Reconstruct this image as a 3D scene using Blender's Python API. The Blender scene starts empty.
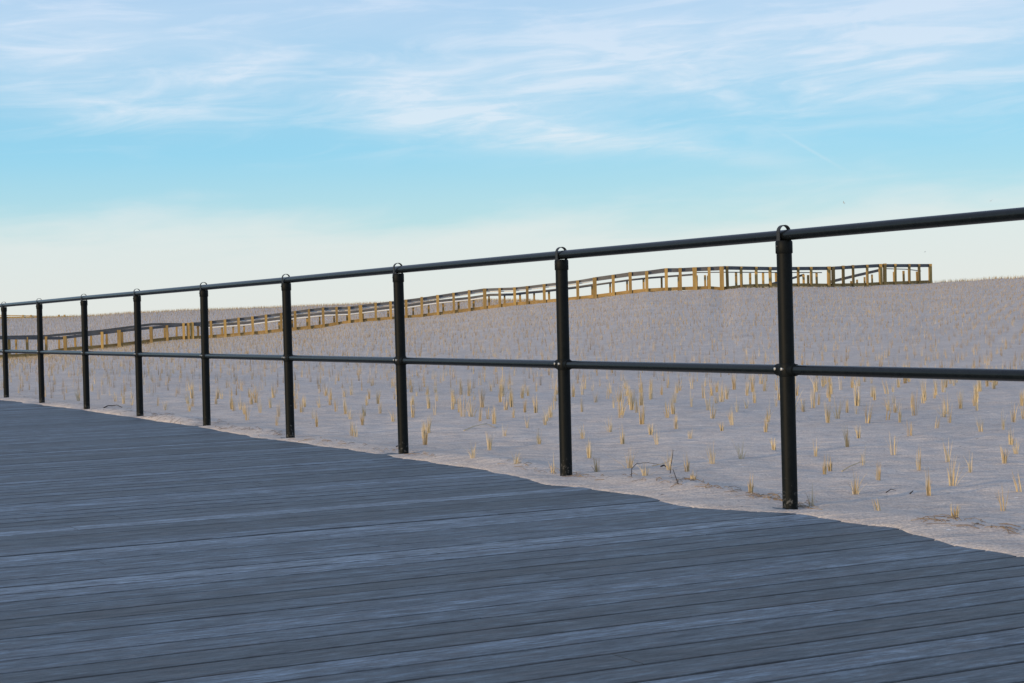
import bpy, bmesh, math, random
import numpy as np
from mathutils import Matrix, Vector

random.seed(7)
rng = np.random.default_rng(7)
scene = bpy.context.scene
C = scene.collection

# ------------------------------------------------------------------ camera
F = 1726.8                      # focal length in pixels at 1024 wide
PITCH, ROLL, H = -0.0132, -0.025, 0.7646
fw = np.array([0, math.cos(PITCH), math.sin(PITCH)])
rt0 = np.array([1.0, 0, 0]); up0 = np.cross(rt0, fw)
cr, sr = math.cos(ROLL), math.sin(ROLL)
RT = cr * rt0 + sr * up0; UP = -sr * rt0 + cr * up0
cam_d = bpy.data.cameras.new('camera')
cam_d.sensor_width = 36; cam_d.lens = F / 1024 * 36
cam_d.clip_start = 0.05; cam_d.clip_end = 20000
cam = bpy.data.objects.new('camera', cam_d); C.objects.link(cam)
cam.matrix_world = Matrix(((RT[0], UP[0], -fw[0], 0), (RT[1], UP[1], -fw[1], 0),
                           (RT[2], UP[2], -fw[2], H), (0, 0, 0, 1)))
scene.camera = cam

def ray(x, y):
    return (x - 512) / F * RT - (y - 341.5) / F * UP + fw
def at(x, y, depth):            # survey helper: sight line at a known distance -> world point
    d = ray(x, y); q = d * (depth / d[1])
    return np.array([q[0], q[1], q[2] + H])

# railing line: origin at the nearest post, u along it (away), v across it (to the dune)
TH = 0.4857
P1 = np.array([1.0886, 6.7384])
DU = np.array([-math.sin(TH), math.cos(TH)]); DV = np.array([math.cos(TH), math.sin(TH)])
def uv2w(u, v): return P1 + DU * u + DV * v
def w2uv(X, Y): return (X - P1[0]) * DU[0] + (Y - P1[1]) * DU[1], (X - P1[0]) * DV[0] + (Y - P1[1]) * DV[1]

# ------------------------------------------------------------------ helpers
def tag(o, label=None, cat=None, group=None, kind=None):
    if label: o['label'] = label
    if cat: o['category'] = cat
    if group: o['group'] = group
    if kind: o['kind'] = kind
    return o
def link(name, me, parent=None, mat=None, smooth=False):
    o = bpy.data.objects.new(name, me); C.objects.link(o)
    if parent: o.parent = parent
    if mat and not me.materials: me.materials.append(mat)
    if smooth:
        for p in me.polygons: p.use_smooth = True
    return o
def empty(name, loc, label, cat, group=None):
    o = bpy.data.objects.new(name, None); C.objects.link(o)
    o.location = loc; o.empty_display_size = .1
    return tag(o, label, cat, group)

class MB:
    """collects vertices and faces for one mesh"""
    def __init__(s): s.v = []; s.f = []
    def add(s, vs, fs):
        b = len(s.v); s.v += [tuple(map(float, p)) for p in vs]; s.f += [tuple(i + b for i in f) for f in fs]
    def box(s, c, ax, ay, az):   # centre and three half-axis vectors
        c, ax, ay, az = (np.array(q, float) for q in (c, ax, ay, az))
        vs = [c + i * ax + j * ay + k * az for i in (-1, 1) for j in (-1, 1) for k in (-1, 1)]
        s.add(vs, [(0, 1, 3, 2), (4, 6, 7, 5), (0, 4, 5, 1), (2, 3, 7, 6), (0, 2, 6, 4), (1, 5, 7, 3)])
    def tube(s, pts, r, n=12, cap=True, up=(0, 0, 1)):
        pts = [np.array(p, float) for p in pts]
        rs = r if hasattr(r, '__len__') else [r] * len(pts)
        b = len(s.v)
        for i, p in enumerate(pts):
            t = pts[min(i + 1, len(pts) - 1)] - pts[max(i - 1, 0)]; t = t / np.linalg.norm(t)
            a = np.cross(t, up)
            if np.linalg.norm(a) < 1e-4: a = np.cross(t, (1, 0, 0))
            a = a / np.linalg.norm(a); c = np.cross(a, t)
            for k in range(n):
                w = 2 * math.pi * k / n
                s.v.append(tuple(p + rs[i] * (math.cos(w) * a + math.sin(w) * c)))
        for i in range(len(pts) - 1):
            for k in range(n):
                k2 = (k + 1) % n
                s.f.append((b + i * n + k, b + i * n + k2, b + (i + 1) * n + k2, b + (i + 1) * n + k))
        if cap:
            s.f.append(tuple(b + k for k in range(n))[::-1])
            s.f.append(tuple(b + (len(pts) - 1) * n + k for k in range(n)))
    def strip(s, pts, hy, hz):   # rectangular board following a polyline, hy = half thickness (world Y), hz = half height
        pts = [np.array(p, float) for p in pts]; b = len(s.v)
        for p in pts:
            for dy, dz in ((-hy, -hz), (hy, -hz), (hy, hz), (-hy, hz)):
                s.v.append((p[0], p[1] + dy, p[2] + dz))
        for i in range(len(pts) - 1):
            for k in range(4):
                k2 = (k + 1) % 4
                s.f.append((b + 4 * i + k, b + 4 * i + k2, b + 4 * i + 4 + k2, b + 4 * i + 4 + k))
        n = len(pts) - 1
        s.f.append((b + 3, b + 2, b + 1, b)); s.f.append((b + 4 * n, b + 4 * n + 1, b + 4 * n + 2, b + 4 * n + 3))
    def mesh(s, name):
        me = bpy.data.meshes.new(name); me.from_pydata(s.v, [], s.f); me.update()
        bm = bmesh.new(); bm.from_mesh(me); bmesh.ops.recalc_face_normals(bm, faces=bm.faces); bm.to_mesh(me); bm.free()
        return me
    def build(s, name, mat, parent=None, angle=None):
        me = s.mesh(name); o = link(name, me, parent, mat)
        if angle:
            for p in me.polygons: p.use_smooth = True
            sharp_edges(me, angle)
        return o
def sharp_edges(me, ang):
    bm = bmesh.new(); bm.from_mesh(me)
    for e in bm.edges:
        if len(e.link_faces) == 2 and e.calc_face_angle(0) > ang: e.smooth = False
    bm.to_mesh(me); bm.free()

def hash2(ix, iy, seed):
    h = (ix.astype(np.int64) * 374761393 + iy.astype(np.int64) * 668265263 + seed * 974711) & 0x7fffffff
    h = ((h ^ (h >> 13)) * 1274126177) & 0x7fffffff
    return ((h ^ (h >> 16)) & 0xffff) / 65535.0
def vnoise(x, y, seed=0):
    ix, iy = np.floor(x), np.floor(y); fx, fy = x - ix, y - iy
    fx = fx * fx * (3 - 2 * fx); fy = fy * fy * (3 - 2 * fy)
    a = hash2(ix, iy, seed); b = hash2(ix + 1, iy, seed); c = hash2(ix, iy + 1, seed); d = hash2(ix + 1, iy + 1, seed)
    return (a + (b - a) * fx + (c - a) * fy + (a - b - c + d) * fx * fy) * 2 - 1

# ------------------------------------------------------------------ materials
def newmat(name):
    m = bpy.data.materials.new(name); m.use_nodes = True
    nt = m.node_tree; b = nt.nodes['Principled BSDF']
    return m, nt, b
def N(nt, t, **kw):
    n = nt.nodes.new(t)
    for k, v in kw.items():
        if k in n.inputs: n.inputs[k].default_value = v
        else: setattr(n, k, v)
    return n
def ramp(nt, stops, interp='LINEAR'):
    r = nt.nodes.new('ShaderNodeValToRGB'); e = r.color_ramp.elements; r.color_ramp.interpolation = interp
    e[0].position, e[0].color = stops[0][0], (*stops[0][1], 1); e[1].position, e[1].color = stops[-1][0], (*stops[-1][1], 1)
    for p, c in stops[1:-1]:
        q = e.new(p); q.color = (*c, 1)
    return r
def mix(nt, a, b, fac, mode='MIX'):
    m = nt.nodes.new('ShaderNodeMix'); m.data_type = 'RGBA'; m.blend_type = mode
    for sock, val in ((m.inputs[0], fac), (m.inputs[6], a), (m.inputs[7], b)):
        if hasattr(val, 'is_linked') or hasattr(val, 'links'): nt.links.new(val, sock)
        elif isinstance(val, tuple): sock.default_value = (*val, 1) if len(val) == 3 else val
        else: sock.default_value = val
    return m.outputs[2]

def mat_sand():
    m, nt, b = newmat('sand'); L = nt.links.new
    co = N(nt, 'ShaderNodeNewGeometry').outputs['Position']
    n1 = N(nt, 'ShaderNodeTexNoise', Scale=0.55, Detail=4.0, Roughness=.6); L(co, n1.inputs['Vector'])
    n2 = N(nt, 'ShaderNodeTexNoise', Scale=6.0, Detail=5.0, Roughness=.65); L(co, n2.inputs['Vector'])
    n3 = N(nt, 'ShaderNodeTexNoise', Scale=95.0, Detail=5.0, Roughness=.8); L(co, n3.inputs['Vector'])
    c = ramp(nt, [(.3, (.575, .500, .430)), (.7, (.67, .585, .505))]); L(n1.outputs[0], c.inputs[0])
    c2 = ramp(nt, [(.3, (.80, .80, .82)), (.65, (1.05, 1.045, 1.04))]); L(n2.outputs[0], c2.inputs[0])
    c3 = ramp(nt, [(.36, (.66, .66, .66)), (.64, (1.24, 1.24, 1.23))]); L(n3.outputs[0], c3.inputs[0])
    k = mix(nt, mix(nt, c.outputs[0], c2.outputs[0], 1.0, 'MULTIPLY'), c3.outputs[0], 1.0, 'MULTIPLY')
    # wet / dirty organic fines scattered in patches
    n4 = N(nt, 'ShaderNodeTexNoise', Scale=34.0, Detail=6.0, Roughness=.7); L(co, n4.inputs['Vector'])
    r4 = ramp(nt, [(.66, (0, 0, 0)), (.74, (1, 1, 1))]); L(n4.outputs[0], r4.inputs[0])
    k = mix(nt, k, (.26, .20, .14), mix(nt, (0, 0, 0), (.5, .5, .5), r4.outputs[0]))
    # shell chips and dark grains
    def specks(scale, size, keep, off):
        mpv = N(nt, 'ShaderNodeMapping'); mpv.inputs['Location'].default_value = off; L(co, mpv.inputs[0])
        vo = N(nt, 'ShaderNodeTexVoronoi', Scale=scale); L(mpv.outputs[0], vo.inputs['Vector'])
        lt = N(nt, 'ShaderNodeMath', operation='LESS_THAN'); L(vo.outputs['Distance'], lt.inputs[0]); lt.inputs[1].default_value = size
        sc = N(nt, 'ShaderNodeSeparateColor'); L(vo.outputs['Color'], sc.inputs[0])
        gt = N(nt, 'ShaderNodeMath', operation='LESS_THAN'); L(sc.outputs[0], gt.inputs[0]); gt.inputs[1].default_value = keep
        mm = N(nt, 'ShaderNodeMath', operation='MULTIPLY'); L(lt.outputs[0], mm.inputs[0]); L(gt.outputs[0], mm.inputs[1]); return mm.outputs[0]
    k = mix(nt, k, (.80, .77, .72), specks(9, .075, .22, (0, 0, 0)))
    k = mix(nt, k, (.10, .08, .06), specks(11, .09, .20, (3.3, 1.7, 0)))
    L(k, b.inputs['Base Color']); b.inputs['Roughness'].default_value = .95; b.inputs['Specular IOR Level'].default_value = .15
    mp = N(nt, 'ShaderNodeMapping'); mp.inputs['Rotation'].default_value = (0, 0, .9); mp.inputs['Scale'].default_value = (1, 3.2, 1); L(co, mp.inputs[0])
    nb = N(nt, 'ShaderNodeTexNoise', Scale=3.2, Detail=5.0, Roughness=.6); L(mp.outputs[0], nb.inputs['Vector'])
    nb2 = N(nt, 'ShaderNodeTexNoise', Scale=70.0, Detail=3.0, Roughness=.6); L(co, nb2.inputs['Vector'])
    b1 = N(nt, 'ShaderNodeBump', Strength=.6, Distance=.07); L(nb.outputs[0], b1.inputs['Height'])
    b2 = N(nt, 'ShaderNodeBump', Strength=.55, Distance=.008); L(nb2.outputs[0], b2.inputs['Height']); L(b1.outputs[0], b2.inputs['Normal'])
    L(b2.outputs[0], b.inputs['Normal'])
    return m

def mat_board():
    m, nt, b = newmat('weathered_boards'); L = nt.links.new
    co = N(nt, 'ShaderNodeTexCoord').outputs['Object']
    at_ = N(nt, 'ShaderNodeAttribute', attribute_name='tone')
    sep = N(nt, 'ShaderNodeSeparateColor'); L(at_.outputs['Color'], sep.inputs[0])
    # shift the grain per board
    sh = N(nt, 'ShaderNodeCombineXYZ'); mu = N(nt, 'ShaderNodeMath', operation='MULTIPLY'); L(sep.outputs[1], mu.inputs[0]); mu.inputs[1].default_value = 40
    L(mu.outputs[0], sh.inputs[0]); L(mu.outputs[0], sh.inputs[2])
    ad = N(nt, 'ShaderNodeVectorMath', operation='ADD'); L(co, ad.inputs[0]); L(sh.outputs[0], ad.inputs[1])
    def stretched(sx, sy, scale, detail, rough=.6):
        mp = N(nt, 'ShaderNodeMapping'); mp.inputs['Scale'].default_value = (sx, sy, 1); L(ad.outputs[0], mp.inputs[0])
        n = N(nt, 'ShaderNodeTexNoise', Scale=scale, Detail=detail, Roughness=rough); L(mp.outputs[0], n.inputs['Vector']); return n
    g1 = stretched(10, 70, 1.0, 8.0, .85)      # fine fibres
    g2 = stretched(5, 26, 1.0, 9.0, .8)      # blotches of wear
    g3 = stretched(4, 22, 1.6, 6.0, .65)
    c = ramp(nt, [(0, (.034, .046, .053)), (.45, (.056, .078, .096)), (.75, (.088, .118, .146)), (1, (.135, .172, .205))]); L(sep.outputs[0], c.inputs[0])
    c = c.outputs[0]
    r1 = ramp(nt, [(.41, (.40, .41, .43)), (.60, (1.66, 1.66, 1.64))]); L(g1.outputs[0], r1.inputs[0])
    r2 = ramp(nt, [(.38, (.46, .49, .53)), (.51, (1, 1, 1)), (.64, (1.8, 1.86, 1.96))]); L(g2.outputs[0], r2.inputs[0])
    k = mix(nt, mix(nt, c, r1.outputs[0], 1.0, 'MULTIPLY'), r2.outputs[0], 1.0, 'MULTIPLY')
    # brown-grey wood showing through the silvering
    r3 = ramp(nt, [(.50, (0, 0, 0)), (.62, (.45, .45, .45))]); L(g3.outputs[0], r3.inputs[0])
    k = mix(nt, k, (.076, .072, .072), r3.outputs[0])
    k = mix(nt, (.012, .014, .016), k, sep.outputs[2])      # darker on the board edges inside the gaps
    # dusting of sand caught in the grain
    g4 = stretched(3, 5, 2.0, 8.0, .75)
    r4 = ramp(nt, [(.60, (0, 0, 0)), (.72, (.22, .22, .22))]); L(g4.outputs[0], r4.inputs[0])
    k = mix(nt, k, (.36, .33, .31), r4.outputs[0])
    L(k, b.inputs['Base Color'])
    rr = N(nt, 'ShaderNodeMapRange'); L(g2.outputs[0], rr.inputs[0]); rr.inputs[3].default_value = .72; rr.inputs[4].default_value = .48
    L(rr.outputs[0], b.inputs['Roughness']); b.inputs['Specular IOR Level'].default_value = .62
    bp = N(nt, 'ShaderNodeBump', Strength=.5, Distance=.004); L(g1.outputs[0], bp.inputs['Height']); L(bp.outputs[0], b.inputs['Normal'])
    return m

def mat_simple(name, col, rough=.6, var=.2, scale=20, spec=.5, stretch=(1, 1, 1), metal=0, bump=0):
    m, nt, b = newmat(name); L = nt.links.new
    co = N(nt, 'ShaderNodeTexCoord').outputs['Object']
    mp = N(nt, 'ShaderNodeMapping'); mp.inputs['Scale'].default_value = stretch; L(co, mp.inputs[0])
    n = N(nt, 'ShaderNodeTexNoise', Scale=scale, Detail=5.0, Roughness=.65); L(mp.outputs[0], n.inputs['Vector'])
    lo = tuple(c * (1 - var) for c in col); hi = tuple(c * (1 + var) for c in col)
    r = ramp(nt, [(.3, lo), (.7, hi)]); L(n.outputs[0], r.inputs[0]); L(r.outputs[0], b.inputs['Base Color'])
    b.inputs['Roughness'].default_value = rough; b.inputs['Specular IOR Level'].default_value = spec; b.inputs['Metallic'].default_value = metal
    if bump:
        bp = N(nt, 'ShaderNodeBump', Strength=bump, Distance=.002); L(n.outputs[0], bp.inputs['Height']); L(bp.outputs[0], b.inputs['Normal'])
    return m

def mat_paint(name, r0, r1, spec):
    m, nt, b = newmat(name); L = nt.links.new
    co = N(nt, 'ShaderNodeNewGeometry').outputs['Position']
    n = N(nt, 'ShaderNodeTexNoise', Scale=38.0, Detail=6.0, Roughness=.7); L(co, n.inputs['Vector'])
    r = ramp(nt, [(.35, (.0030, .0046, .0055)), (.68, (.0062, .0085, .0096))]); L(n.outputs[0], r.inputs[0])
    # scuffs and sand blasting near the foot of the posts
    sep = N(nt, 'ShaderNodeSeparateXYZ'); L(co, sep.inputs[0])
    mr = N(nt, 'ShaderNodeMapRange'); L(sep.outputs[2], mr.inputs[0]); mr.inputs[1].default_value = .14; mr.inputs[2].default_value = .02; mr.inputs[3].default_value = 0; mr.inputs[4].default_value = .13
    n2 = N(nt, 'ShaderNodeTexNoise', Scale=55.0, Detail=5.0, Roughness=.8); L(co, n2.inputs['Vector'])
    ad = N(nt, 'ShaderNodeMath', operation='ADD'); L(n2.outputs[0], ad.inputs[0]); L(mr.outputs[0], ad.inputs[1])
    r2 = ramp(nt, [(.67, (0, 0, 0)), (.73, (.55, .55, .55))]); L(ad.outputs[0], r2.inputs[0])
    k = mix(nt, r.outputs[0], (.17, .17, .165), r2.outputs[0])
    L(k, b.inputs['Base Color'])
    rr = N(nt, 'ShaderNodeMapRange'); L(n.outputs[0], rr.inputs[0]); rr.inputs[3].default_value = r0; rr.inputs[4].default_value = r1
    L(rr.outputs[0], b.inputs['Roughness']); b.inputs['Specular IOR Level'].default_value = spec
    bp = N(nt, 'ShaderNodeBump', Strength=.12, Distance=.002); L(n.outputs[0], bp.inputs['Height']); L(bp.outputs[0], b.inputs['Normal'])
    return m

def mat_straw():
    m, nt, b = newmat('dry_straw'); L = nt.links.new
    a = N(nt, 'ShaderNodeAttribute', attribute_name='tone')
    oi = N(nt, 'ShaderNodeObjectInfo')
    s = N(nt, 'ShaderNodeSeparateColor'); L(a.outputs['Color'], s.inputs[0])
    ad = N(nt, 'ShaderNodeMath', operation='MULTIPLY_ADD'); L(oi.outputs['Random'], ad.inputs[0]); ad.inputs[1].default_value = .35; L(s.outputs[0], ad.inputs[2])
    r = ramp(nt, [(0, (.19, .135, .09)), (.35, (.36, .255, .13)), (.65, (.50, .37, .19)), (.9, (.62, .50, .30))]); L(ad.outputs[0], r.inputs[0])
    L(r.outputs[0], b.inputs['Base Color']); b.inputs['Roughness'].default_value = .6
    return m

M_sand, M_board, M_paint, M_straw = mat_sand(), mat_board(), mat_paint('black_post_paint', .48, .66, .13), mat_straw()
M_rpaint = mat_paint('black_rail_paint', .22, .36, .30)
M_dark = mat_simple('under_deck_shade', (.03, .028, .026), .95)  # near-black colour carries the shade under the deck
M_strap = mat_simple('galvanised_strap', (.016, .017, .017), .5, .4, 60)
M_bolt = mat_simple('zinc_bolt', (.50, .50, .48), .4, .2, 200, metal=.6)
M_wood = mat_simple('yellow_timber', (.37, .245, .085), .75, .28, 3, .3, (1, 1, .3))
M_fasc = mat_simple('brown_timber', (.29, .19, .07), .8, .35, 1.4, .3, (1, 1, 3))
def vary(m, lo, hi):            # each timber weathers a little differently
    nt = m.node_tree; b = nt.nodes['Principled BSDF']; src = b.inputs['Base Color'].links[0].from_socket
    oi = N(nt, 'ShaderNodeObjectInfo'); r = ramp(nt, [(0, (lo, lo, lo * 1.08)), (1, (hi, hi * .98, hi * .9))]); nt.links.new(oi.outputs['Random'], r.inputs[0])
    nt.links.new(mix(nt, src, r.outputs[0], 1.0, 'MULTIPLY'), b.inputs['Base Color'])
vary(M_wood, .62, 1.22)
M_rail = mat_simple('grey_rail_board', (.10, .102, .108), .7, .25, 1.5, .3)
M_pipe = mat_simple('white_handrail', (.78, .78, .76), .45, .08, 2)
M_twig = mat_simple('dark_twig', (.045, .032, .024), .9, .4, 30)
M_bird = mat_simple('gull_feathers', (.42, .44, .46), .8, .2, 4)

# ------------------------------------------------------------------ terrain survey (sight lines to the walkway's foot and the skyline)
FOOT = [(-400, 364), (-40, 361), (0, 359.5), (35, 357.5), (65, 352), (100, 349.5), (120, 347.5), (155, 343), (190, 339.5), (211, 338.2), (240, 336), (266, 333.5),
        (309, 329), (323, 327.5), (349, 323.5), (361, 322), (390, 320), (421, 317.5), (453, 313.5), (484, 309.5), (514, 305.5), (530, 304.5), (560, 301.5),
        (594, 298), (630, 293.5), (646, 291.8), (666, 290.8), (680, 290.3), (694, 289.8), (709, 289.3), (723, 290.6), (741, 287.8), (771, 286.8), (800, 286.5),
        (831, 286.8), (867, 286), (882, 285), (931, 283.3), (960, 281.3), (1024, 277.5), (1150, 272), (1500, 262)]
DIST = [(-400, 98), (-40, 104), (0, 106), (200, 112), (480, 112), (650, 106), (723, 106), (831, 114), (882, 118), (931, 122), (1024, 126), (1500, 130)]
SKYL = [(-400, 326), (-60, 319.2), (0, 318.4), (55, 317.5), (75, 316.7), (100, 315.5), (140, 312.7), (190, 310.5), (260, 308.3), (310, 306.1), (400, 303),
        (470, 300.3), (530, 301), (560, 304), (620, 305), (700, 304), (830, 302), (1024, 296), (1500, 285)]
ip = lambda T, x: np.interp(x, [p[0] for p in T], [p[1] for p in T])
def elev(x, y, depth):          # height of the sight line at a distance (vectorised)
    d = (x - 512)[..., None] / F * RT - (y - 341.5)[..., None] / F * UP + fw
    return H + d[..., 2] / d[..., 1] * depth
ZS = 172.0
EDGE = [(-9, -.2), (-3, -.34), (-1.54, -.31), (-1.21, -.26), (-.75, -.11), (-.51, -.14), (-.22, -.13), (.02, -.21), (.22, -.29), (.6, -.25), (1.14, -.21), (1.49, -.26), (2.39, -.17),
        (3.46, -.14), (4.59, -.11), (5.68, -.18), (7.81, -.08), (10.39, -.05), (14.27, -.16), (20, -.1), (60, -.1)]

def ground(X, Y, detail=True):
    X = np.asarray(X, float); Y = np.asarray(Y, float)
    px = 512 + F * X / np.maximum(Y, .5)
    px = np.clip(px, -400, 1500)
    zw = ip(DIST, px); zb = elev(px, ip(FOOT, px), zw); zs = elev(px, ip(SKYL, px), ZS)
    y0 = 26.0
    t = np.clip((Y - y0) / (zw - y0), 0, 1); t = t ** 1.25
    z = zb * t
    t2 = np.clip((Y - zw - 4) / (ZS - zw - 4), 0, 1); t2 = t2 * t2 * (3 - 2 * t2)
    z = z + (zs - zb) * t2
    z = z - 6 * np.clip((Y - ZS - 2) / 150, 0, 1) ** 1.3
    # drift against the boardwalk edge
    u, v = w2uv(X, Y)
    e = ip(EDGE, u) + .030 * vnoise(u * 2.6, u * 0, 3) + .018 * vnoise(u * 5.5, u * 0, 4) + .006 * vnoise(u * 14, v * 6, 5)
    e = np.minimum(e, -.075)
    d = v - e
    drift = np.where(d < 0, np.maximum(d * .55, -.08), .012 * (1 - np.exp(-np.maximum(d, 0) / .045)) * np.exp(-(np.maximum(d, 0) / .20) ** 2) * (.8 + .3 * vnoise(u * 3.1, v * 3, 21)))
    ridge = .009 * np.exp(-((v - .20 - .1 * vnoise(u * .9, u * 0, 6)) / .16) ** 2) * (.6 + .5 * vnoise(u * 1.3, v, 8))
    settle = np.clip((v - .45) / .7, 0, 1)
    gap = 1 - np.exp(-((u - 1.852 * np.round(u / 1.852)) / .40) ** 2)     # low drift humps between the posts
    hump = .026 * gap * np.exp(-((v - .05) / .13) ** 2) * (.75 + .4 * vnoise(u * 1.1, v * 0, 31))
    near = (drift + ridge + hump) * (1 - .9 * settle)
    near = near * np.clip((60 - u) / 20, 0, 1)
    for i, dd in enumerate((.014, .007, .024, .012, .012, .004, .012, .010, .012)):   # wind scour round each post
        z = z - dd * np.exp(-((u - 1.852 * i) ** 2 + v * v) / .095 ** 2)
    z = z + np.where(v < 3, near, near * np.clip((8 - v) / 5, 0, 1))
    if detail:
        amp = np.clip((v + .1) / 1.0, 0, 1)
        z = z + amp * (.011 * vnoise(X * .75, Y * .75, 11) + .008 * vnoise(X * 2.1, Y * 2.1, 12) + .009 * vnoise(X * 5.3, Y * 5.3, 13))
        far = np.clip((Y - 30) / 40, 0, 1)
        z = z + far * (.045 * vnoise(X * .55, Y * .4, 14) + .02 * vnoise(X * 1.5, Y * 1.1, 15))
        z = z + .0035 * np.clip((v + .05) / .2, 0, 1) * vnoise(X * 17, Y * 17, 16) * np.clip(1 - Y / 30, 0, 1)
    return z
gz = lambda x, y: float(ground(np.array([x]), np.array([y]))[0])

def build_sand():
    aa = np.arange(-.44, .56, .0013)
    vv = [-.8]
    while vv[-1] < 1.6: vv.append(vv[-1] + (.016 if -.45 < vv[-1] < .5 else .028))
    while vv[-1] < 260: vv.append(vv[-1] * 1.021 + .012)
    vv = np.array(vv)
    A, V = np.meshgrid(aa, vv)
    Yg = (V - (-P1[0] * DV[0] - P1[1] * DV[1])) / (DV[0] * A + DV[1])
    Yg = np.minimum(Yg, 420 + V * .2)
    Xg = A * Yg
    Zg = ground(Xg, Yg)
    nr, nc = A.shape
    vs = np.stack([Xg, Yg, Zg], -1).reshape(-1, 3)
    idx = np.arange(nr * nc).reshape(nr, nc)
    q = np.stack([idx[:-1, :-1], idx[:-1, 1:], idx[1:, 1:], idx[1:, :-1]], -1).reshape(-1, 4)
    me = bpy.data.meshes.new('sand_dune')
    me.vertices.add(len(vs)); me.vertices.foreach_set('co', vs.ravel())
    me.loops.add(q.size); me.loops.foreach_set('vertex_index', q.ravel().astype(np.int32))
    me.polygons.add(len(q)); me.polygons.foreach_set('loop_start', np.arange(0, q.size, 4, dtype=np.int32))
    me.polygons.foreach_set('use_smooth', np.ones(len(q), dtype=bool))
    me.update(calc_edges=True); me.validate()
    o = link('sand_dune', me, None, M_sand); tag(o, kind='structure')
build_sand()

# wide beach below everything, reaching the horizon
g = MB(); S = 6000
g.add([(-S, -S, -7), (S, -S, -7), (S, S, -7), (-S, S, -7)], [(0, 1, 2, 3)])
tag(g.build('beach_ground', M_sand), kind='structure')

# ------------------------------------------------------------------ boardwalk (local x across the boards' length = v, local y = u)
def build_deck():
    PITCHB, W = .1470, .1403
    vs, fs, tone = [], [], []
    V0, V1 = -11.0, -.055
    k0, k1 = -46, 330
    for k in range(k0, k1):
        uc = -1.650 + PITCHB * (k + .5)
        cuts = [V0]; x = V0 + random.uniform(.6, 3.6)
        while x < V1 - .5: cuts.append(x); x += random.choice((3.66, 3.66, 4.27, 2.44))
        cuts.append(V1 + random.uniform(-.02, .02))
        rowt = random.gauss(.44, .20) + (.30 if random.random() < .10 else 0) - (.26 if random.random() < .12 else 0)
        dzr = random.uniform(-.0011, .0006); tlr = random.uniform(-.0006, .0006)
        for a, b in zip(cuts[:-1], cuts[1:]):
            base = rowt + random.gauss(0, .05)
            tn = (min(max(base, 0), 1), random.random(), random.random())
            w = W - random.uniform(-.001, .003); dz = dzr + random.uniform(-.0003, .0003); tl = tlr; sk = random.uniform(-.0008, .0008)
            prof = [(-w / 2, -.032), (-w / 2, -.0032), (-w / 2 + .0018, -.0008), (-w / 2 + .0045, 0), (w / 2 - .0045, 0), (w / 2 - .0018, -.0008), (w / 2, -.0032), (w / 2, -.032)]
            i0 = len(vs)
            for xx, s in ((a + .0007, -1), (b - .0007, 1)):
                for (py, pz) in prof: vs.append((xx, uc + py + sk * s, pz + dz + tl * py / (w / 2)))
            n = len(prof)
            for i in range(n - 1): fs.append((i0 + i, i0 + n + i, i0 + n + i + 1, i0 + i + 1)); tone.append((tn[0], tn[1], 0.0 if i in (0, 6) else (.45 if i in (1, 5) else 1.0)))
            fs.append(tuple(i0 + i for i in range(n))); tone.append(tn)
            fs.append(tuple(i0 + n + i for i in range(n))[::-1]); tone.append(tn)
    me = bpy.data.meshes.new('boardwalk'); me.from_pydata(vs, [], fs)
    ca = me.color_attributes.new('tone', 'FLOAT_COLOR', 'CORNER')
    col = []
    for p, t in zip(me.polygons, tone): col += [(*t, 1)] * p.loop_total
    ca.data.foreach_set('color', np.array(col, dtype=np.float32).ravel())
    bm = bmesh.new(); bm.from_mesh(me); bmesh.ops.recalc_face_normals(bm, faces=bm.faces); bm.to_mesh(me); bm.free()
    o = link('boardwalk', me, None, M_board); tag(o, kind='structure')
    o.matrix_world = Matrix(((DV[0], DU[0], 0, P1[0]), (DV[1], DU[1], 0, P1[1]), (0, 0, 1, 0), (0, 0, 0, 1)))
    # dark sheet standing in for the shaded void below the boards
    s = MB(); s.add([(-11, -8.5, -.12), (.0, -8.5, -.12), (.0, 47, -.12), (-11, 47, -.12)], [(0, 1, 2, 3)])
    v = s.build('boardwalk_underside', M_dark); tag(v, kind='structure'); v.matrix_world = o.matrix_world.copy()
build_deck()

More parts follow.
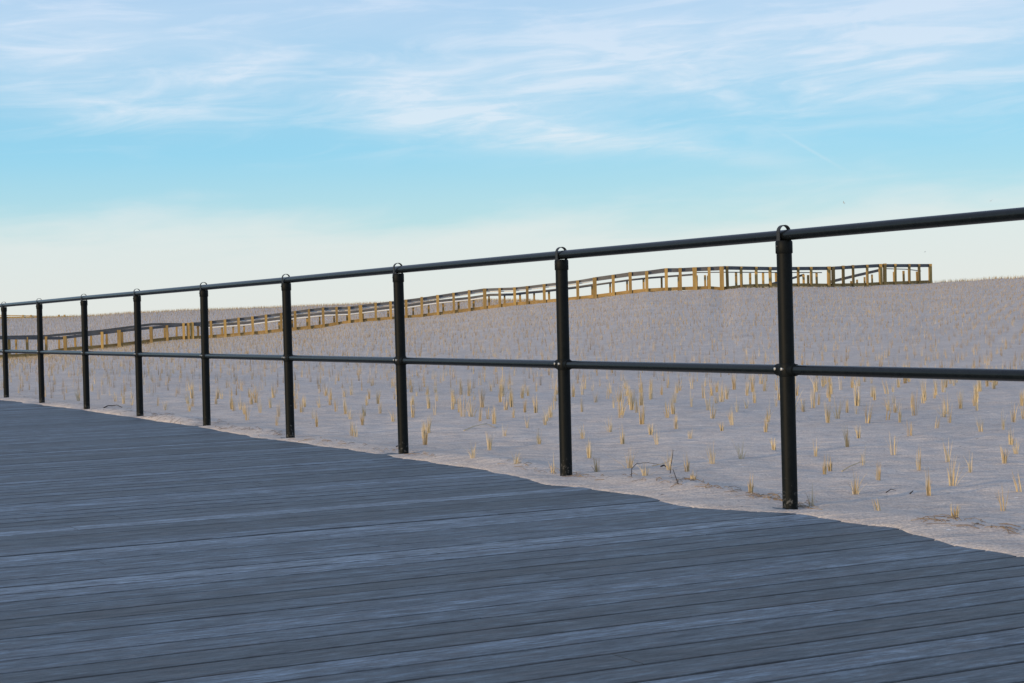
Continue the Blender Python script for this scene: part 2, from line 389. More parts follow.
# ------------------------------------------------------------------ black pipe railing
SP = 1.8521
OFF = [.0157, -.0252, .0064, .0105, -.008, -.0036, -.0068, .0188, -.0076]
posts_u = [-SP] + [SP * (i + o) for i, o in enumerate(OFF)] + [SP * i for i in range(9, 15)]
RAIL_Z, MID_Z = 1.0645, .5373
def build_railing():
    root = empty('pipe_railing', (P1[0], P1[1], 0), 'long black painted pipe railing with two rails along the edge of the boardwalk', 'railing')
    root.rotation_euler = (0, 0, math.atan2(DU[1], DU[0]))     # local x = u, local y = -v
    r_post, r_top, r_mid = .0300, .0211, .0200
    pb = MB(); pb.tube([(0, 0, -.4), (0, 0, 1.012)], r_post, 28)
    post_me = pb.mesh('post')
    cb = MB()      # cap with a small lip
    cb.tube([(0, 0, .993), (0, 0, .9955), (0, 0, 1.038), (0, 0, 1.0430)], [.0318, .0335, .0335, .0305], 28)
    cap_me = cb.mesh('post_cap')
    sb = MB()      # strap: legs up both sides of the top rail with a tall round bow
    R, w2, th = .0245, .0105, .0030
    path = [(-R, 1.036), (-R, 1.060), (-R, 1.0775)] + [(-R * math.cos(a), 1.0775 + R * math.sin(a)) for a in np.linspace(0.12, math.pi - .12, 15)] + [(R, 1.0775), (R, 1.060), (R, 1.036)]
    b0 = len(sb.v)
    for i, (y, z) in enumerate(path):
        cy, cz = 0, 1.0775
        ny, nz = (y, max(z - cz, 0)); l = math.hypot(ny, nz); ny, nz = ny / l, nz / l
        for dx, s in ((-w2, 0), (w2, 0), (w2, th), (-w2, th)): sb.v.append((dx, y + ny * s, z + nz * s))
    for i in range(len(path) - 1):
        for k in range(4):
            k2 = (k + 1) % 4; sb.f.append((4 * i + k, 4 * i + k2, 4 * i + 4 + k2, 4 * i + 4 + k))
    n = len(path) - 1; sb.f += [(3, 2, 1, 0), (4 * n, 4 * n + 1, 4 * n + 2, 4 * n + 3)]
    strap_me = sb.mesh('strap')
    fb = MB()      # cross fitting: collar round the post and a sleeve over the rail on both sides
    fb.tube([(0, 0, MID_Z - .026), (0, 0, MID_Z - .023), (0, 0, MID_Z + .023), (0, 0, MID_Z + .026)], [.0305, .0322, .0322, .0305], 28)
    fb.tube([(-.058, 0, MID_Z), (-.056, 0, MID_Z), (.056, 0, MID_Z), (.058, 0, MID_Z)], [.0212, .0240, .0240, .0212], 24)
    fit_me = fb.mesh('cross_fitting')
    bolt_mes = []
    for dx, dz in ((.046, .004), (-.009, .004)):
        y = .0235 if dx > .03 else .0325
        bb = MB(); bb.tube([(dx, y - .004, MID_Z + dz), (dx, y + .003, MID_Z + dz), (dx, y + .0042, MID_Z + dz)], [.0062, .0062, .004], 10)
        bolt_mes.append(bb.mesh('bolt'))
    rb = MB(); rb.tube([(0, .0335, 1.021), (0, .036, 1.021), (0, .0372, 1.021)], [.005, .005, .003], 10)
    rivet_me = rb.mesh('cap_screw')
    for me, mt in ((post_me, M_paint), (cap_me, M_paint), (strap_me, M_strap), (fit_me, M_paint), (bolt_mes[0], M_bolt), (bolt_mes[1], M_bolt), (rivet_me, M_strap)):
        me.materials.append(mt)
        for p in me.polygons: p.use_smooth = True
        sharp_edges(me, math.radians(38))
    rj = random.Random(3)
    for u in posts_u:
        p = link('post', post_me, root); p.location = (u, 0, 0); p.rotation_euler = (rj.uniform(-.004, .004), rj.uniform(-.003, .003), 0)
        for nm, me in (('post_cap', cap_me), ('strap', strap_me), ('cross_fitting', fit_me), ('bolt', bolt_mes[0]), ('bolt', bolt_mes[1]), ('cap_screw', rivet_me)):
            link(nm, me, p)
    # rails: one pipe per bay for the middle rail, long pipes above
    us = [-4.2] + posts_u + [posts_u[-1] + 1.7]
    t = MB()
    pts = [(u, 0, RAIL_Z + rj.uniform(-.0015, .0015)) for u in us]
    t.tube(pts, r_top, 20); t.build('top_rail', M_rpaint, root, math.radians(40))
    for a, b in zip(us[:-1], us[1:]):
        m_ = MB(); m_.tube([(a + (.02 if a in posts_u else 0), 0, MID_Z), (b - (.02 if b in posts_u else 0), 0, MID_Z)], r_mid, 20)
        m_.build('middle_rail', M_rpaint, root, math.radians(40))
build_railing()

# ------------------------------------------------------------------ timber walkway over the dune
NT = [(-60, 336.5), (60, 336.8), (100, 332), (140, 327.5), (168, 325), (190, 322.8), (211, 320.7), (252.5, 316.5), (295, 311), (309, 309), (323, 307.5),
      (349, 306.5), (360, 305), (390, 301.5), (421, 297.5), (453.5, 292.7), (484.5, 288.3), (500, 288), (514.5, 287.5), (527, 286), (544, 284), (577.5, 280.5), (594, 277.5),
      (630, 272.5), (646, 271.2), (666, 268.5), (680, 268.2), (694, 267.5), (723, 266.3), (771, 267.2), (798, 267), (811, 267), (831, 266.8), (853, 265.5), (867, 264.8), (882, 264), (931.5, 264)]
FT = [(-60, 337), (45, 335), (100, 329.8), (152, 323.2), (170, 323), (190, 323.3), (205, 324), (247, 321), (300, 314), (325, 311.5), (349, 310.5), (375, 307.5), (405, 304), (437, 299.2), (469, 296), (490, 293), (512, 292.5),
      (527, 291), (544, 289.5), (577, 285.5), (630, 278), (650, 276), (680, 273.8), (694, 272.7)]
TALL = [-46, -28, -10, 9, 27, 46, 65, 84, 102, 119, 136, 151, 167, 183.5, 188, 192, 211, 225, 238.5, 252.5, 266, 281, 295, 309, 323, 336.5, 349, 360.5, 375.5, 390.5, 406, 421.5, 437.5, 453.5, 469, 484.5,
        499.5, 514.5, 527, 544, 559, 577.5, 594.5, 613, 630, 646.5, 666, 680, 694.5, 709, 721.5, 727, 741, 756, 770, 783.5, 798, 811, 828.6, 833, 843, 853, 867, 880.3, 884.5, 895, 909, 919, 930]
BIG = {65, 119, 151, 188, 192, 360.5, 484.5, 594.5, 694.5, 721.5, 828.6, 833, 880.3, 884.5, 930}
SHORT = [-30, -5, 16, 38, 59, 75, 91, 106.5, 122, 164.5, 176.5, 198, 222, 233, 244, 279, 292, 307, 319.5, 334, 347, 362.8, 388, 413, 428.5, 443, 458.5, 473.5, 489, 504.5, 520, 534, 549, 592, 610, 627, 643.5, 661.5, 678.5, 696.5, 705, 708]
PLATP = [(736, 272.6), (750, 273), (763, 272.8), (776, 272.8), (803.5, 274.5), (808, 275), (816.5, 272.5), (894, 271.8), (903.5, 270.8), (917, 271.5)]
RAMPP = [(851, 281), (857, 279.6), (864.5, 277), (872, 274.5)]
def walkway():
    o0 = at(480, 310, 112)
    root = empty('timber_walkway', (o0[0], o0[1], o0[2]), 'long yellow timber walkway with dark rails climbing over the sand dune behind the railing', 'walkway')
    off = Vector(o0)
    def place(mb, name, mat, parent=None, label=None):
        mb.v = [tuple(np.array(p) - o0) for p in mb.v] if parent is None else mb.v
        o = mb.build(name, mat, root)
        if label: o['label'] = label
        return o
    rj = random.Random(5)
    def post(x, ytop, zf, w, name):
        dep = float(ip(DIST, x)) + zf
        t = at(x, ytop, dep); zb = gz(t[0], t[1]) - .35
        m = MB(); hw = w / 2
        lean = rj.uniform(-.012, .012)
        c = np.array([t[0], t[1], (t[2] + zb) / 2]); hz = (t[2] - zb) / 2
        m.box(c, (hw, hw * .12 * rj.uniform(-1, 1), 0), (-hw * .1, hw, 0), (lean * hz, 0, hz))
        return place(m, name, M_wood)
    for x in TALL: post(x, float(ip(NT, x)) - rj.uniform(-.2, .5), 0, (.21 if x in BIG else .155) * rj.uniform(.93, 1.07), 'post')
    for x in SHORT: post(x, float(ip(FT, x)) + 2.6 + rj.uniform(-.3, .3), 2.4, .125 * rj.uniform(.85, 1.1), 'short_post')
    for x, y in PLATP: post(x, y, 3.4, .13, 'short_post')
    for x, y in RAMPP: post(x, y, 5.5, .11, 'short_post')
    def poly(T, x0, x1, dy, zf, step=6, jit=.15):
        xs = sorted(set([x0, x1] + [p[0] for p in T if x0 < p[0] < x1]))
        return [at(x, float(ip(T, x)) + dy + rj.uniform(-jit, jit), float(ip(DIST, x)) + zf) for x in xs]
    def board(T, x0, x1, dy, zf, hy, hz, name, mat):
        m = MB(); m.strip(poly(T, x0, x1, dy, zf), hy, hz); return place(m, name, mat)
    # near side: board rails bay by bay between corners
    for a, b in ((-60, 65), (65, 190), (190, 360.5), (360.5, 484.5), (484.5, 594.5), (594.5, 725), (725, 831), (831, 882), (882, 931.5)):
        board(NT, a, b, 1.4 if b < 600 else 1.6, .13, .022, .088 if b < 600 else .112, 'rail', M_rail)
    for a, b in ((-60, 152), (152, 200), (200, 349), (349, 490), (490, 594), (594, 694)):
        board(FT, a, b, 1.9 if a >= 200 else 1.2, 2.3, .022, .078 if b < 660 else .06, 'far_rail', M_rail)
    # slim white handrails under the board rails of the ramp
    def pipe(T, x0, x1, dy, zf, r=.045):
        m = MB(); m.tube(poly(T, x0, x1, dy, zf, jit=.05), r, 8); return place(m, 'handrail', M_pipe)
    pipe(NT, 204, 486, 3.45, .28, .05); pipe(FT, 204, 486, 4.0, 2.15, .05)
    pipe(NT, 486, 722, 3.5, .28, .03)
    pg = [(694, 272.6), (723, 272.2), (800, 272.5), (822, 272.6)]
    m = MB(); m.strip([at(x, y, float(ip(DIST, x)) + 3.4) for x, y in pg], .02, .03); place(m, 'far_rail', M_rail)
    m = MB(); m.strip([at(x, y, float(ip(DIST, x)) + 3.4) for x, y in ((885, 268.7), (906, 269.2), (921, 271))], .02, .03); place(m, 'far_rail', M_rail)
    # fascia along the deck edge and the deck itself
    fx = [x for x in range(-60, 931, 12)] + [931]
    fas = [at(x, float(ip(FOOT, x)) - (1.6 if x > 190 else 2.8), float(ip(DIST, x)) + .12) for x in fx]
    m = MB(); m.strip(fas, .03, .105); place(m, 'fascia', M_fasc)
    m = MB()
    for p, q in zip(fas[:-1], fas[1:]):
        a = p + (0, .04, .10); b = q + (0, .04, .10); a2 = a + (0, 2.4, 0); b2 = b + (0, 2.4, 0)
        dn = np.array([0, 0, -.05])
        m.add([a, b, b2, a2, a + dn, b + dn, b2 + dn, a2 + dn], [(0, 1, 2, 3), (7, 6, 5, 4), (0, 4, 5, 1), (3, 2, 6, 7)])
    place(m, 'deck', M_fasc)
    # rear ramp turning down towards the beach behind the platform
    m = MB(); m.strip([at(829, 282.2, 121), at(856, 275.6, 122), at(882, 269.6, 123)], .03, .10); place(m, 'ramp_rail', M_rail)
    m = MB(); m.strip([at(762, 286.5, 112), at(790, 279, 114), at(804, 274.6, 116)], .03, .075); place(m, 'ramp_rail', M_rail)
walkway()

def far_railing():
    o0 = at(20, 318, 171)
    root = empty('timber_handrail', tuple(o0), 'distant low timber rail in warm light on the dune skyline at the far left', 'railing')
    def place(mb, name, mat): mb.v = [tuple(np.array(p) - o0) for p in mb.v]; return mb.build(name, mat, root)
    D = 171
    m = MB(); m.strip([at(-60, 315.2, D), at(0, 315.3, D), at(37, 316.0, D)], .03, .045); place(m, 'rail', M_wood)
    m = MB(); m.strip([at(-60, 317.4, D), at(0, 317.4, D), at(40, 317.3, D), at(76, 317.0, D)], .03, .075); place(m, 'plank', M_wood)
    for x in (-40, -18, 5, 23, 31, 59, 64.5):
        t = at(x, 315.0 + (.0 if x < 40 else -.2), D - .1); m = MB(); m.box((t[0], t[1], t[2] - .35), (.075, 0, 0), (0, .06, 0), (0, 0, .36)); place(m, 'post', M_wood)
far_railing()

# ------------------------------------------------------------------ beach grass
def set_tone(me, tones):
    ca = me.color_attributes.new('tone', 'FLOAT_COLOR', 'POINT')
    ca.data.foreach_set('color', np.array([(t, t, t, 1) for t in tones], dtype=np.float32).ravel())
def tuft_mesh(i, n, hgt, spread, lean=0, flop=0):
    r = random.Random(100 + i); vs, fs, tn = [], [], []
    for k in range(int(n * 1.5)):
        a = r.uniform(0, 2 * math.pi); b0 = r.uniform(0, .013) / .13
        x0, y0 = b0 * math.cos(a), b0 * math.sin(a)
        L = hgt * r.uniform(.35, 1.08); tilt = abs(r.gauss(0, spread * .72)) + (.9 * r.random() if r.random() < flop else 0)
        a2 = a + r.uniform(-.7, .7); dx, dy = math.sin(tilt) * math.cos(a2) + lean, math.sin(tilt) * math.sin(a2)
        curve = r.choice((0, .2, .5, .9)) * r.uniform(.3, 1); w = r.uniform(.0008, .0019) / .13; t = r.uniform(.30, .95)
        i0 = len(vs); SEG = 4
        for s in range(SEG + 1):
            f = s / SEG; bend = f * f * curve
            c = (x0 + L * f * (dx + dx * bend), y0 + L * f * (dy + dy * bend), L * f * math.cos(min(tilt, 1.35)) - (.12 if s == 0 else 0))
            ww = w * (1 - .8 * f * f)
            for q in range(3):
                an = a + q * 2.094; vs.append((c[0] + ww * math.cos(an), c[1] + ww * math.sin(an), c[2])); tn.append(t)
        for s in range(SEG):
            for q in range(3):
                q2 = (q + 1) % 3; fs.append((i0 + 3 * s + q, i0 + 3 * s + q2, i0 + 3 * s + 3 + q2, i0 + 3 * s + 3 + q))
        fs.append((i0 + 3 * SEG, i0 + 3 * SEG + 1, i0 + 3 * SEG + 2))
    me = bpy.data.meshes.new('grass_tuft'); me.from_pydata(vs, [], fs); me.update(); set_tone(me, tn); me.materials.append(M_straw)
    return me
TUFTS = [tuft_mesh(i, *p) for i, p in enumerate([(9, 1, .10), (12, 1, .14), (7, 1, .16), (16, 1, .12), (6, .9, .09, .18), (10, 1, .2, -.15), (20, 1, .13), (5, 1, .14), (8, 1, .25, .1, .25), (13, 1, .16, 0, .15), (11, 1, .18, .12), (14, .9, .11)])]
# the tufts one can pick out near the railing: foot in the photo (x, y) and height in pixels
FIX = [(877.8, 510.6, 16), (1003.7, 510.6, 26), (1019.5, 491.7, 27), (952.4, 485.6, 30), (928.6, 495.4, 25), (855.7, 494.3, 22), (825, 474.3, 18), (830, 471, 16), (948.4, 462, 24), (919.4, 469.8, 22),
       (970.8, 472.4, 20), (893.6, 454.8, 21), (879, 480.3, 18), (815.4, 456.6, 18), (847, 446.9, 20), (858.8, 438, 14), (862.8, 464.5, 18), (774, 450, 13), (1005, 463, 16), (1011, 444.8, 17), (1016.4, 454, 16),
       (1003, 430, 20), (981, 431.6, 18), (936.5, 428.5, 17), (955, 517, 13), (811.4, 506, 21), (630, 468, 20), (669.5, 470, 21), (687, 471.4, 17), (712, 463.6, 21), (741.6, 459, 20), (751, 493, 18), (693.4, 479.6, 9),
       (645, 475.7, 13), (622.5, 444, 18), (642, 424, 22), (657, 444.5, 18), (610, 431.8, 15), (676, 428.8, 16), (690.5, 438.6, 9), (722, 431, 10), (597, 471.8, 18), (589, 458, 18), (582.5, 438.6, 14), (651, 434.7, 12),
       (473, 457.6, 16), (516, 464, 12), (490, 450, 17), (553, 473.6, 19), (471.5, 417, 25), (494, 424, 19), (732, 425, 20), (910, 436, 15), (900, 421, 16), (766, 432, 14), (539, 444, 14), (527, 428, 15), (545, 425, 13), (505, 436, 12)]
BAYN = ['right of the nearest post', 'between nearest and second posts', 'between second and third posts', 'between third and fourth posts', 'between fourth and fifth posts',
        'between fifth and sixth posts', 'beyond the sixth post']
POSTX = [786, 563, 401, 288, 205, 139]
def bay(x):
    for i, p in enumerate(POSTX):
        if x > p: return i
    return 6
ORD = ['nearest', 'second nearest', 'third nearest', 'fourth nearest', 'fifth nearest', 'sixth nearest', 'seventh nearest', 'eighth nearest', 'ninth nearest', 'tenth nearest', 'eleventh nearest', 'twelfth nearest',
       'thirteenth nearest', 'fourteenth nearest', 'fifteenth nearest', 'sixteenth nearest', 'seventeenth nearest', 'eighteenth nearest', 'nineteenth nearest', 'twentieth nearest'] 
def hit(x, y):                  # where a sight line meets the sand
    d = ray(x, y); s = -H / d[2]
    for _ in range(6):
        q = d * s; s = (gz(q[0], q[1]) - H) / d[2]
    return d * s
def project(X, Y, Z):
    q = np.stack([X, Y, Z - H], -1); c = q @ fw
    return 512 + F * (q @ RT) / c, 341.5 - F * (q @ UP) / c
used = 0
def put_tuft(x, y, z, hgt, label, group, me=None):
    o = link('grass_tuft', me or random.choice(TUFTS)); o.location = (x, y, z)
    s = hgt; o.scale = (max(s, .13), max(s, .13), s); o.rotation_euler = (0, 0, random.uniform(0, 6.283))
    tag(o, label, 'beach grass', group); return o
fixw = []
rank = {}
for (x, y, hp) in sorted(FIX, key=lambda t: -t[1]):
    q = hit(x, y); fixw.append((q[0], q[1])); hm = hp * q[1] / F
    b = bay(x); rank[b] = rank.get(b, 0) + 1
    look = 'tall' if hp > 20 else ('stubby' if hp < 14 else 'upright')
    if b == 0 and rank[b] > 12 or rank[b] > 20: lab = None
    lab = '%s straw tuft %s, %s to the boards' % (look, BAYN[b], ORD[rank[b] - 1]) if rank[b] <= len(ORD) else '%s dry straw grass tuft %s, farther from the boards' % (look, BAYN[b])
    put_tuft(q[0], q[1], q[2] + H, hm * 1.08, lab, 'beach grass tufts planted in the sand')
fixw = np.array(fixw)
# planted rows about 46 cm apart
SPC = .425
rows = []
ang = -.32
for i in range(-420, 421):
    for j in range(0, 460):
        X, Y = i * SPC, j * SPC + (.5 * SPC if i % 2 else 0)
        rows.append((X * math.cos(ang) - Y * math.sin(ang), X * math.sin(ang) + Y * math.cos(ang)))
R_ = np.array(rows); R_ = R_ + rng.normal(0, .075, R_.shape)
u_, v_ = w2uv(R_[:, 0], R_[:, 1])
keep = (v_ > .35) & (R_[:, 1] > 3) & (R_[:, 1] < 186) & (np.abs(R_[:, 0]) < .37 * R_[:, 1] + 2)
R_ = R_[keep]; R_ = R_[rng.random(len(R_)) > .10]
Zr = ground(R_[:, 0], R_[:, 1])
px, py = project(R_[:, 0], R_[:, 1], Zr)
inview = (px > -5) & (px < 1030) & (py < 690)
zone = (px > 455) & (py > 424) & (px < 1035)      # here only the picked-out tufts stand
dmin = np.min(np.hypot(R_[:, None, 0] - fixw[None, :, 0], R_[:, None, 1] - fixw[None, :, 1]), axis=1)
ok = ~zone & (dmin > .25)
# keep clear of the walkway deck
zw = ip(DIST, np.clip(px, -400, 1500)); ok &= ~((R_[:, 1] > zw - .4) & (R_[:, 1] < zw + 3.2) & (px < 935))
R_, Zr, px, py, inview = R_[ok], Zr[ok], px[ok], py[ok], inview[ok]
order = np.argsort(np.where(inview, R_[:, 1], 1e9))
n_ind = 300 - len(FIX)
ind = set(order[:n_ind].tolist())
for k in order[:n_ind]:
    b = bay(px[k]); h = random.uniform(.10, .20)
    put_tuft(R_[k, 0], R_[k, 1], Zr[k], h, 'thin dry straw tuft in the planted rows seen %s' % BAYN[b], 'grass tufts in the rows %s' % BAYN[b])
vs, fs, tn = [], [], []
rs = random.Random(9)
for k in range(len(R_)):
    if k in ind: continue
    X, Y, Z = R_[k, 0], R_[k, 1], Zr[k]; far = Y > 45
    t0 = rs.uniform(.05, .75)
    for q in range(rs.choice((3, 4, 5, 6)) if not far else rs.choice((3, 4, 5))):
        L = rs.uniform(.08, .19) if Y < 120 else rs.uniform(.12, .30); a = rs.uniform(0, 6.283); ti = abs(rs.gauss(0, .11)); w = rs.uniform(.0018, .0034) if not far else (rs.uniform(.0024, .0045) if Y < 120 else rs.uniform(.004, .008))
        i0 = len(vs); bx, by = X + rs.gauss(0, .010), Y + rs.gauss(0, .010)
        c, s = math.cos(a), math.sin(a)
        tx, ty = bx + L * ti * s, by - L * ti * c
        vs += [(bx - w * c, by - w * s, Z - .015), (bx + w * c, by + w * s, Z - .015), (bx + w * .8 * s, by - w * .8 * c, Z - .015), (tx, ty, Z + L)]
        fs += [(i0, i0 + 1, i0 + 3), (i0 + 1, i0 + 2, i0 + 3), (i0 + 2, i0, i0 + 3)]
        tn += [max(.1, t0 + rs.uniform(-.1, .1))] * 4
me = bpy.data.meshes.new('dune_grass'); me.from_pydata(vs, [], fs); me.update(); set_tone(me, tn); me.materials.append(M_straw)
tag(link('dune_grass', me), 'rows of small dry grass tufts covering the far dune slope', 'beach grass', kind='stuff')

# ------------------------------------------------------------------ litter: twigs, straws, wisps
def litter_line(name, pix, r, lift, mat, label, cat, group=None):
    pts = []
    for (x, y, up) in pix:
        q = hit(x, y); pts.append((q[0], q[1], q[2] + H + up + lift))
    # thicken the polyline smoothly
    fine = []
    for i in range(len(pts) - 1):
        for f in np.linspace(0, 1, 5)[:-1]: fine.append(tuple(np.array(pts[i]) * (1 - f) + np.array(pts[i + 1]) * f))
    fine.append(pts[-1]); c0 = np.array(fine[0])
    m = MB(); m.tube([np.array(p) - c0 for p in fine], [r * (1 - .5 * i / len(fine)) for i in range(len(fine))], 6)
    me = m.mesh(name); me.materials.append(mat)
    if mat is M_straw: set_tone(me, [.55] * len(me.vertices))
    o = link(name, me); o.location = tuple(c0); tag(o, label, cat, group); return o
litter_line('twig', [(631, 478, -.01), (632, 476, .035), (637, 475, .055), (648, 474, .055), (660, 474, .045)], .0021, 0, M_twig, 'dark arched dead twig poking from the sand behind the second post', 'twig')
litter_line('twig', [(670, 474, -.01), (671, 472, .03), (673, 470, .07), (673.5, 470, .10)], .0022, 0, M_twig, 'dark upright twig standing beside a straw tuft behind the second post', 'twig')
litter_line('twig', [(678, 484, 0), (676, 481, .012), (673, 476, .03)], .003, .003, M_twig, 'short crooked dark twig leaning on the sand edge', 'twig')
litter_line('twig', [(661, 469, .01), (664, 468.5, .014), (668, 469.5, .004)], .0045, .003, M_twig, 'thick dark twig stump lying between two straw tufts', 'twig')
litter_line('twig', [(246, 433, .0), (250, 432.2, .006), (256, 432.3, .010), (259, 431.4, .004), (265, 432.6, .0)], .005, .003, M_twig, 'dark driftwood twig on the sand just left of the fourth post', 'twig')
litter_line('twig', [(886, 493, .0), (891, 492, .01), (896, 491.5, .003)], .002, .002, M_twig, 'thin brown twig lying flat right of the nearest post', 'twig')
litter_line('twig', [(910, 494, .0), (913, 493.3, .008)], .003, .002, M_twig, 'tiny dark twig scrap near the tufts right of the nearest post', 'twig')
litter_line('twig', [(104, 408, .0), (108, 407.2, .012), (112, 406.6, .006), (117, 406.8, .014), (122, 407.6, .0)], .006, .003, M_twig, 'dark twig pile on sand just left of the sixth post', 'twig')
litter_line('twig', [(396, 447, .0), (400, 447, .01)], .004, .002, M_twig, 'small dark twig lying behind the third post', 'twig')
litter_line('straw', [(842, 472, .0), (850, 469.5, .012), (860, 467, .02), (866, 466, .016)], .0028, .004, M_straw, 'pale straw lying slanted on sand right of the nearest post', 'straw')
litter_line('straw', [(464, 431, .0), (474, 429, .015), (486, 427, .02), (496, 428, .0)], .0034, .004, M_straw, 'bent pale straw lying across the sand between second and third posts', 'straw')
litter_line('straw', [(652, 474.5, .04), (664, 474, .05), (671, 473, .06)], .002, 0, M_straw, 'pale straw caught on the arched twig', 'straw')
def wrack(name, pix, n, label, seed):
    r = random.Random(seed); m = MB(); c0 = None; tones = []
    for _ in range(n):
        i = r.randrange(len(pix) - 1); f = r.random(); x = pix[i][0] * (1 - f) + pix[i + 1][0] * f + r.gauss(0, 3); y = pix[i][1] * (1 - f) + pix[i + 1][1] * f + r.gauss(0, 2.0)
        q = hit(x, y); p = np.array([q[0], q[1], q[2] + H])
        if c0 is None: c0 = p
        a = r.gauss(math.atan2(DU[1], DU[0]), .55); L = r.uniform(.025, .10)
        e = p + np.array([math.cos(a) * L, math.sin(a) * L, 0]); e[2] = gz(e[0], e[1])
        mid = (p + e) / 2 + (0, 0, r.uniform(.001, .012)); rr = r.uniform(.0007, .0015)
        k = len(m.v); m.tube([p - c0 + (0, 0, .001), mid - c0, e - c0 + (0, 0, .001)], rr, 4); tones += [r.uniform(-.35, .0)] * (len(m.v) - k)
    me = m.mesh(name); me.materials.append(M_straw); set_tone(me, tones)
    o = link(name, me); o.location = tuple(c0); tag(o, label, 'straw wrack', kind='stuff')
wrack('straw_litter', [(690, 480), (720, 489), (751, 496), (770, 498), (783, 500), (806, 507), (822, 508)], 60, 'thin line of broken straw on the sand by the nearest post', 1)
wrack('straw_litter', [(930, 518), (960, 521), (990, 526), (1024, 532)], 45, 'broken straw along the sand ridge at the right edge', 2)
wrack('straw_litter', [(500, 461), (530, 467), (560, 474), (590, 476), (640, 478), (684, 481)], 55, 'broken straw strewn behind the second post', 3)
wrack('straw_litter', [(290, 437), (330, 442), (380, 449), (410, 453), (440, 455)], 45, 'broken straw strewn behind the third and fourth posts', 4)

wrack('straw_litter', [(20, 398), (60, 404), (100, 409.5), (140, 413), (170, 418)], 90, 'pale broken straw along the foot of the farthest posts', 5)
wrack('straw_litter', [(150, 414), (205, 423), (250, 430), (290, 436)], 110, 'pale broken straw along the sand by the fourth and fifth posts', 6)
# ------------------------------------------------------------------ gulls far out
def gull(x, y, depth, span, yaw, bank, label):
    m = MB(); s = span / 2
    m.tube([(0, -.20, 0), (0, -.14, .0), (0, -.02, .01), (0, .12, .01), (0, .20, .02), (0, .25, .02), (0, .29, .01)], [.01, .04, .065, .06, .04, .035, .008], 8)
    for sg in (-1, 1):
        prev = None
        for f, yy, ch, zz in ((.04, 0, .17, .03), (.35, .06, .16, .16), (.6, .04, .12, .17), (.85, -.06, .07, .12), (1, -.14, .012, .08)):
            ring = [(sg * s * f, yy + ch / 2, zz), (sg * s * f, yy, zz + .012), (sg * s * f, yy - ch / 2, zz), (sg * s * f, yy, zz - .008)]
            b = len(m.v); m.v += ring
            if prev is not None:
                for k in range(4): m.f.append((prev + k, prev + (k + 1) % 4, b + (k + 1) % 4, b + k))
            else: m.f.append((b, b + 1, b + 2, b + 3))
            prev = b
        m.f.append((prev + 3, prev + 2, prev + 1, prev))
    o = m.build('gull', M_bird); o.location = tuple(at(x, y, depth)); o.rotation_euler = (0, bank, yaw)
    tag(o, label, 'bird', 'gulls over the dune')
gull(844, 203, 380, 1.3, 1.1, .5, 'tiny pale gull gliding above the railing right of the nearest post')
gull(991, 201, 430, 1.2, .3, -.4, 'tiny grey gull in the sky just above the top rail at the far right')
gull(925, 252, 600, 1.1, 2.0, .3, 'tiny faint gull low over the end of the timber walkway')

# ------------------------------------------------------------------ sky and sun
SUN_EL = math.radians(7.5)
sx, sy = -.80, -.60
l_ = math.hypot(sx, sy); sx /= l_; sy /= l_
sdir = Vector((sx * math.cos(SUN_EL), sy * math.cos(SUN_EL), math.sin(SUN_EL)))
sl = bpy.data.lights.new('sun', 'SUN'); sl.energy = 3.0; sl.angle = math.radians(2.0); sl.color = (1, .74, .42)
so = bpy.data.objects.new('sun', sl); C.objects.link(so)
so.rotation_euler = sdir.to_track_quat('Z', 'Y').to_euler(); so.location = (-20, -10, 12)

w = bpy.data.worlds.new('World'); scene.world = w; w.use_nodes = True
nt = w.node_tree; nt.nodes.clear(); L = nt.links.new
out = N(nt, 'ShaderNodeOutputWorld'); bg = N(nt, 'ShaderNodeBackground'); L(bg.outputs[0], out.inputs[0])
sky = N(nt, 'ShaderNodeTexSky'); sky.sky_type = 'NISHITA'; sky.sun_disc = False
sky.sun_elevation = SUN_EL; sky.sun_rotation = math.atan2(sx, sy); sky.air_density = 1.0; sky.dust_density = .3; sky.ozone_density = 2.0
STR = .12
bg.inputs['Strength'].default_value = STR

def M(op, a, b=None, c=None, clamp=False):
    n = nt.nodes.new('ShaderNodeMath'); n.operation = op; n.use_clamp = clamp
    for i, v in enumerate((a, b, c)):
        if v is None: continue
        if isinstance(v, (int, float)): n.inputs[i].default_value = v
        else: L(v, n.inputs[i])
    return n.outputs[0]
def SS(v, a, b):                # smoothstep from a (0) to b (1)
    n = nt.nodes.new('ShaderNodeMapRange'); n.interpolation_type = 'SMOOTHSTEP'; L(v, n.inputs[0]); n.inputs[1].default_value = a; n.inputs[2].default_value = b
    return n.outputs[0]
tc = N(nt, 'ShaderNodeTexCoord'); sep = N(nt, 'ShaderNodeSeparateXYZ'); L(tc.outputs['Generated'], sep.inputs[0])
X_, Y_, Z_ = sep.outputs
el = M('MULTIPLY', M('ARCSINE', Z_), 180 / math.pi)                 # degrees above the horizon
az = M('MULTIPLY', M('ARCTAN2', X_, Y_), 180 / math.pi)             # degrees right of north
def noise(su, sv, rot, detail, rough, seed, dist=0):
    c, s_ = math.cos(math.radians(rot)), math.sin(math.radians(rot))
    u = M('ADD', M('MULTIPLY', az, c), M('MULTIPLY', el, s_)); v = M('SUBTRACT', M('MULTIPLY', el, c), M('MULTIPLY', az, s_))
    cb = nt.nodes.new('ShaderNodeCombineXYZ'); L(M('MULTIPLY', u, 1 / su), cb.inputs[0]); L(M('MULTIPLY', v, 1 / sv), cb.inputs[1]); cb.inputs[2].default_value = seed
    n = N(nt, 'ShaderNodeTexNoise', Scale=1.0, Detail=detail, Roughness=rough, Distortion=dist); L(cb.outputs[0], n.inputs['Vector'])
    return n.outputs[0]
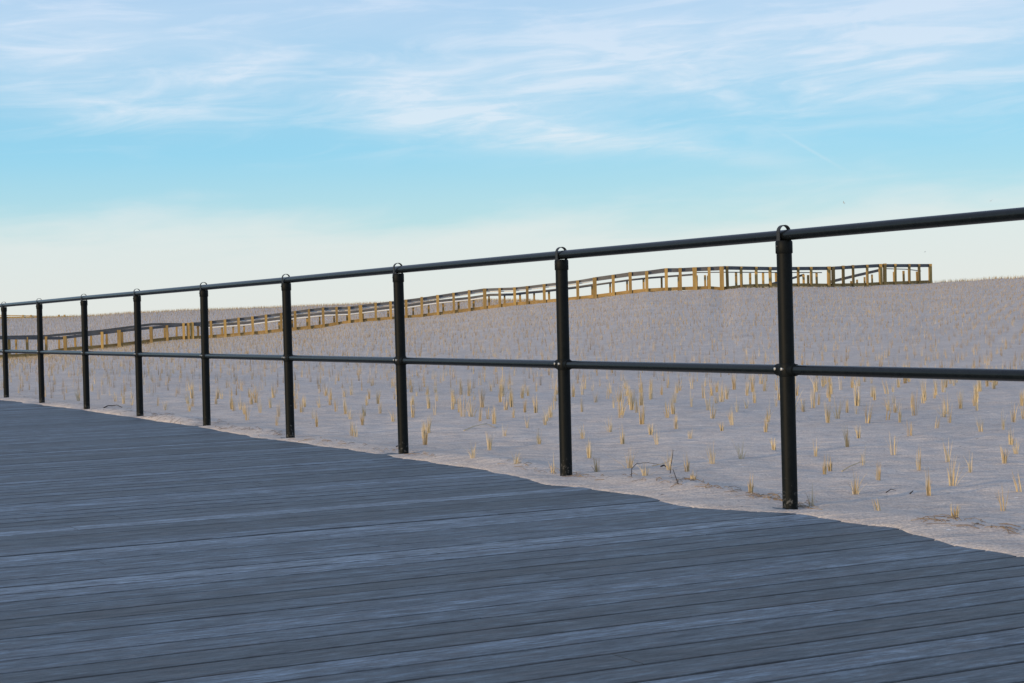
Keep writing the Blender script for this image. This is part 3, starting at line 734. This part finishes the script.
def blob(a0, e0, ra, re, rot):  # soft elliptical region of the sky
    c, s_ = math.cos(math.radians(rot)), math.sin(math.radians(rot))
    da, de = M('SUBTRACT', az, a0), M('SUBTRACT', el, e0)
    u = M('MULTIPLY', M('ADD', M('MULTIPLY', da, c), M('MULTIPLY', de, s_)), 1 / ra); v = M('MULTIPLY', M('SUBTRACT', M('MULTIPLY', de, c), M('MULTIPLY', da, s_)), 1 / re)
    return M('POWER', 2.718, M('MULTIPLY', M('ADD', M('MULTIPLY', u, u), M('MULTIPLY', v, v)), -1))
# clear air behind the clouds, by elevation (radiance)
eln = M('MULTIPLY', el, 1 / 90)
rp = ramp(nt, [(0, (.70, .78, .77)), (3.2 / 90, (.53, .81, .89)), (5.5 / 90, (.33, .73, .97)), (10.5 / 90, (.29, .60, .92)), (25 / 90, (.27, .45, .82)), (1, (.24, .37, .70))]); L(eln, rp.inputs[0])
scl = N(nt, 'ShaderNodeVectorMath', operation='SCALE'); L(rp.outputs[0], scl.inputs[0]); scl.inputs['Scale'].default_value = 1 / STR
base = mix(nt, sky.outputs[0], scl.outputs[0], .82)
# thin veil near the horizon, high cirrostratus sheet, fibrous cirrus
soft = noise(9, 2.2, 4, 4, .55, 1.3)
fib = noise(5.0, .85, 3, 6, .57, 4.1, .9)
fib2 = noise(9, 1.5, 4, 4, .52, 9.7, .8)
fine = noise(2.0, .34, 4, 6, .60, 2.2, .8)
elw = M('ADD', el, M('MULTIPLY', M('SUBTRACT', soft, .5), 3.4))
elw2 = M('ADD', elw, M('MULTIPLY', M('SUBTRACT', fib, .5), 1.5))
veil = M('MULTIPLY', M('SUBTRACT', 1, SS(elw2, 2.4, 4.3)), .72)
sheet = M('MULTIPLY', SS(elw2, 5.4, 10.2), M('ADD', .38, M('MULTIPLY', fib2, .75)))
wis = M('MULTIPLY', SS(fib, .44, .74), M('MULTIPLY', SS(elw, 4.8, 6.8), .36))
def pxae(x, y):
    d = ray(x, y); d = d / np.linalg.norm(d); return math.degrees(math.atan2(d[0], d[1])), math.degrees(math.asin(d[2]))
bl = None
for (x, y, ra, re, rot, k) in ((470, 118, 3.6, .75, -8, .95), (395, 88, 1.2, .55, 4, .8), (235, 72, 1.9, .42, 12, .75), (575, 135, 3.0, .65, -6, .38), (850, 60, 7, 2.2, 0, .34), (120, 108, 3.5, .45, -4, .4), (885, 9, 3.2, .25, 7, .55),
                              (640, 60, 5, 1.2, 4, .45), (700, 150, 3.4, .35, -10, .35), (60, 60, 4, 1.2, 0, .4)):
    a0, e0 = pxae(x, y)
    q = M('MULTIPLY', M('MULTIPLY', blob(a0, e0, ra, re, rot), k), M('ADD', .35, M('MULTIPLY', SS(M('ADD', M('MULTIPLY', fine, .6), M('MULTIPLY', fib, .5)), .36, .74), .75)))
    bl = q if bl is None else M('ADD', bl, q)
a0, e0 = pxae(812, 151)
bl = M('ADD', bl, M('MULTIPLY', blob(a0, e0, 1.05, .05, -32), .2))
up = SS(el, 25, 60)
cov = M('ADD', M('ADD', M('MULTIPLY', sheet, .62), wis), bl)
cov = M('MINIMUM', M('ADD', cov, veil), .92)
cov = M('MULTIPLY', cov, M('SUBTRACT', 1, M('MULTIPLY', up, .35)))
cr_ = ramp(nt, [(0, (.82, .83, .79)), (3.0 / 90, (.80, .84, .82)), (6.5 / 90, (.71, .83, .93)), (10.5 / 90, (.64, .77, .935)), (25 / 90, (.62, .68, .84)), (1, (.56, .61, .76))]); L(eln, cr_.inputs[0])
sc2 = N(nt, 'ShaderNodeVectorMath', operation='SCALE'); L(cr_.outputs[0], sc2.inputs[0]); sc2.inputs['Scale'].default_value = 1 / STR
L(mix(nt, base, sc2.outputs[0], cov), bg.inputs['Color'])
vs_ = scene.view_settings
vs_.view_transform = 'Standard'; vs_.look = 'None'; vs_.gamma = 1; vs_.use_curve_mapping = False; vs_.exposure = 0
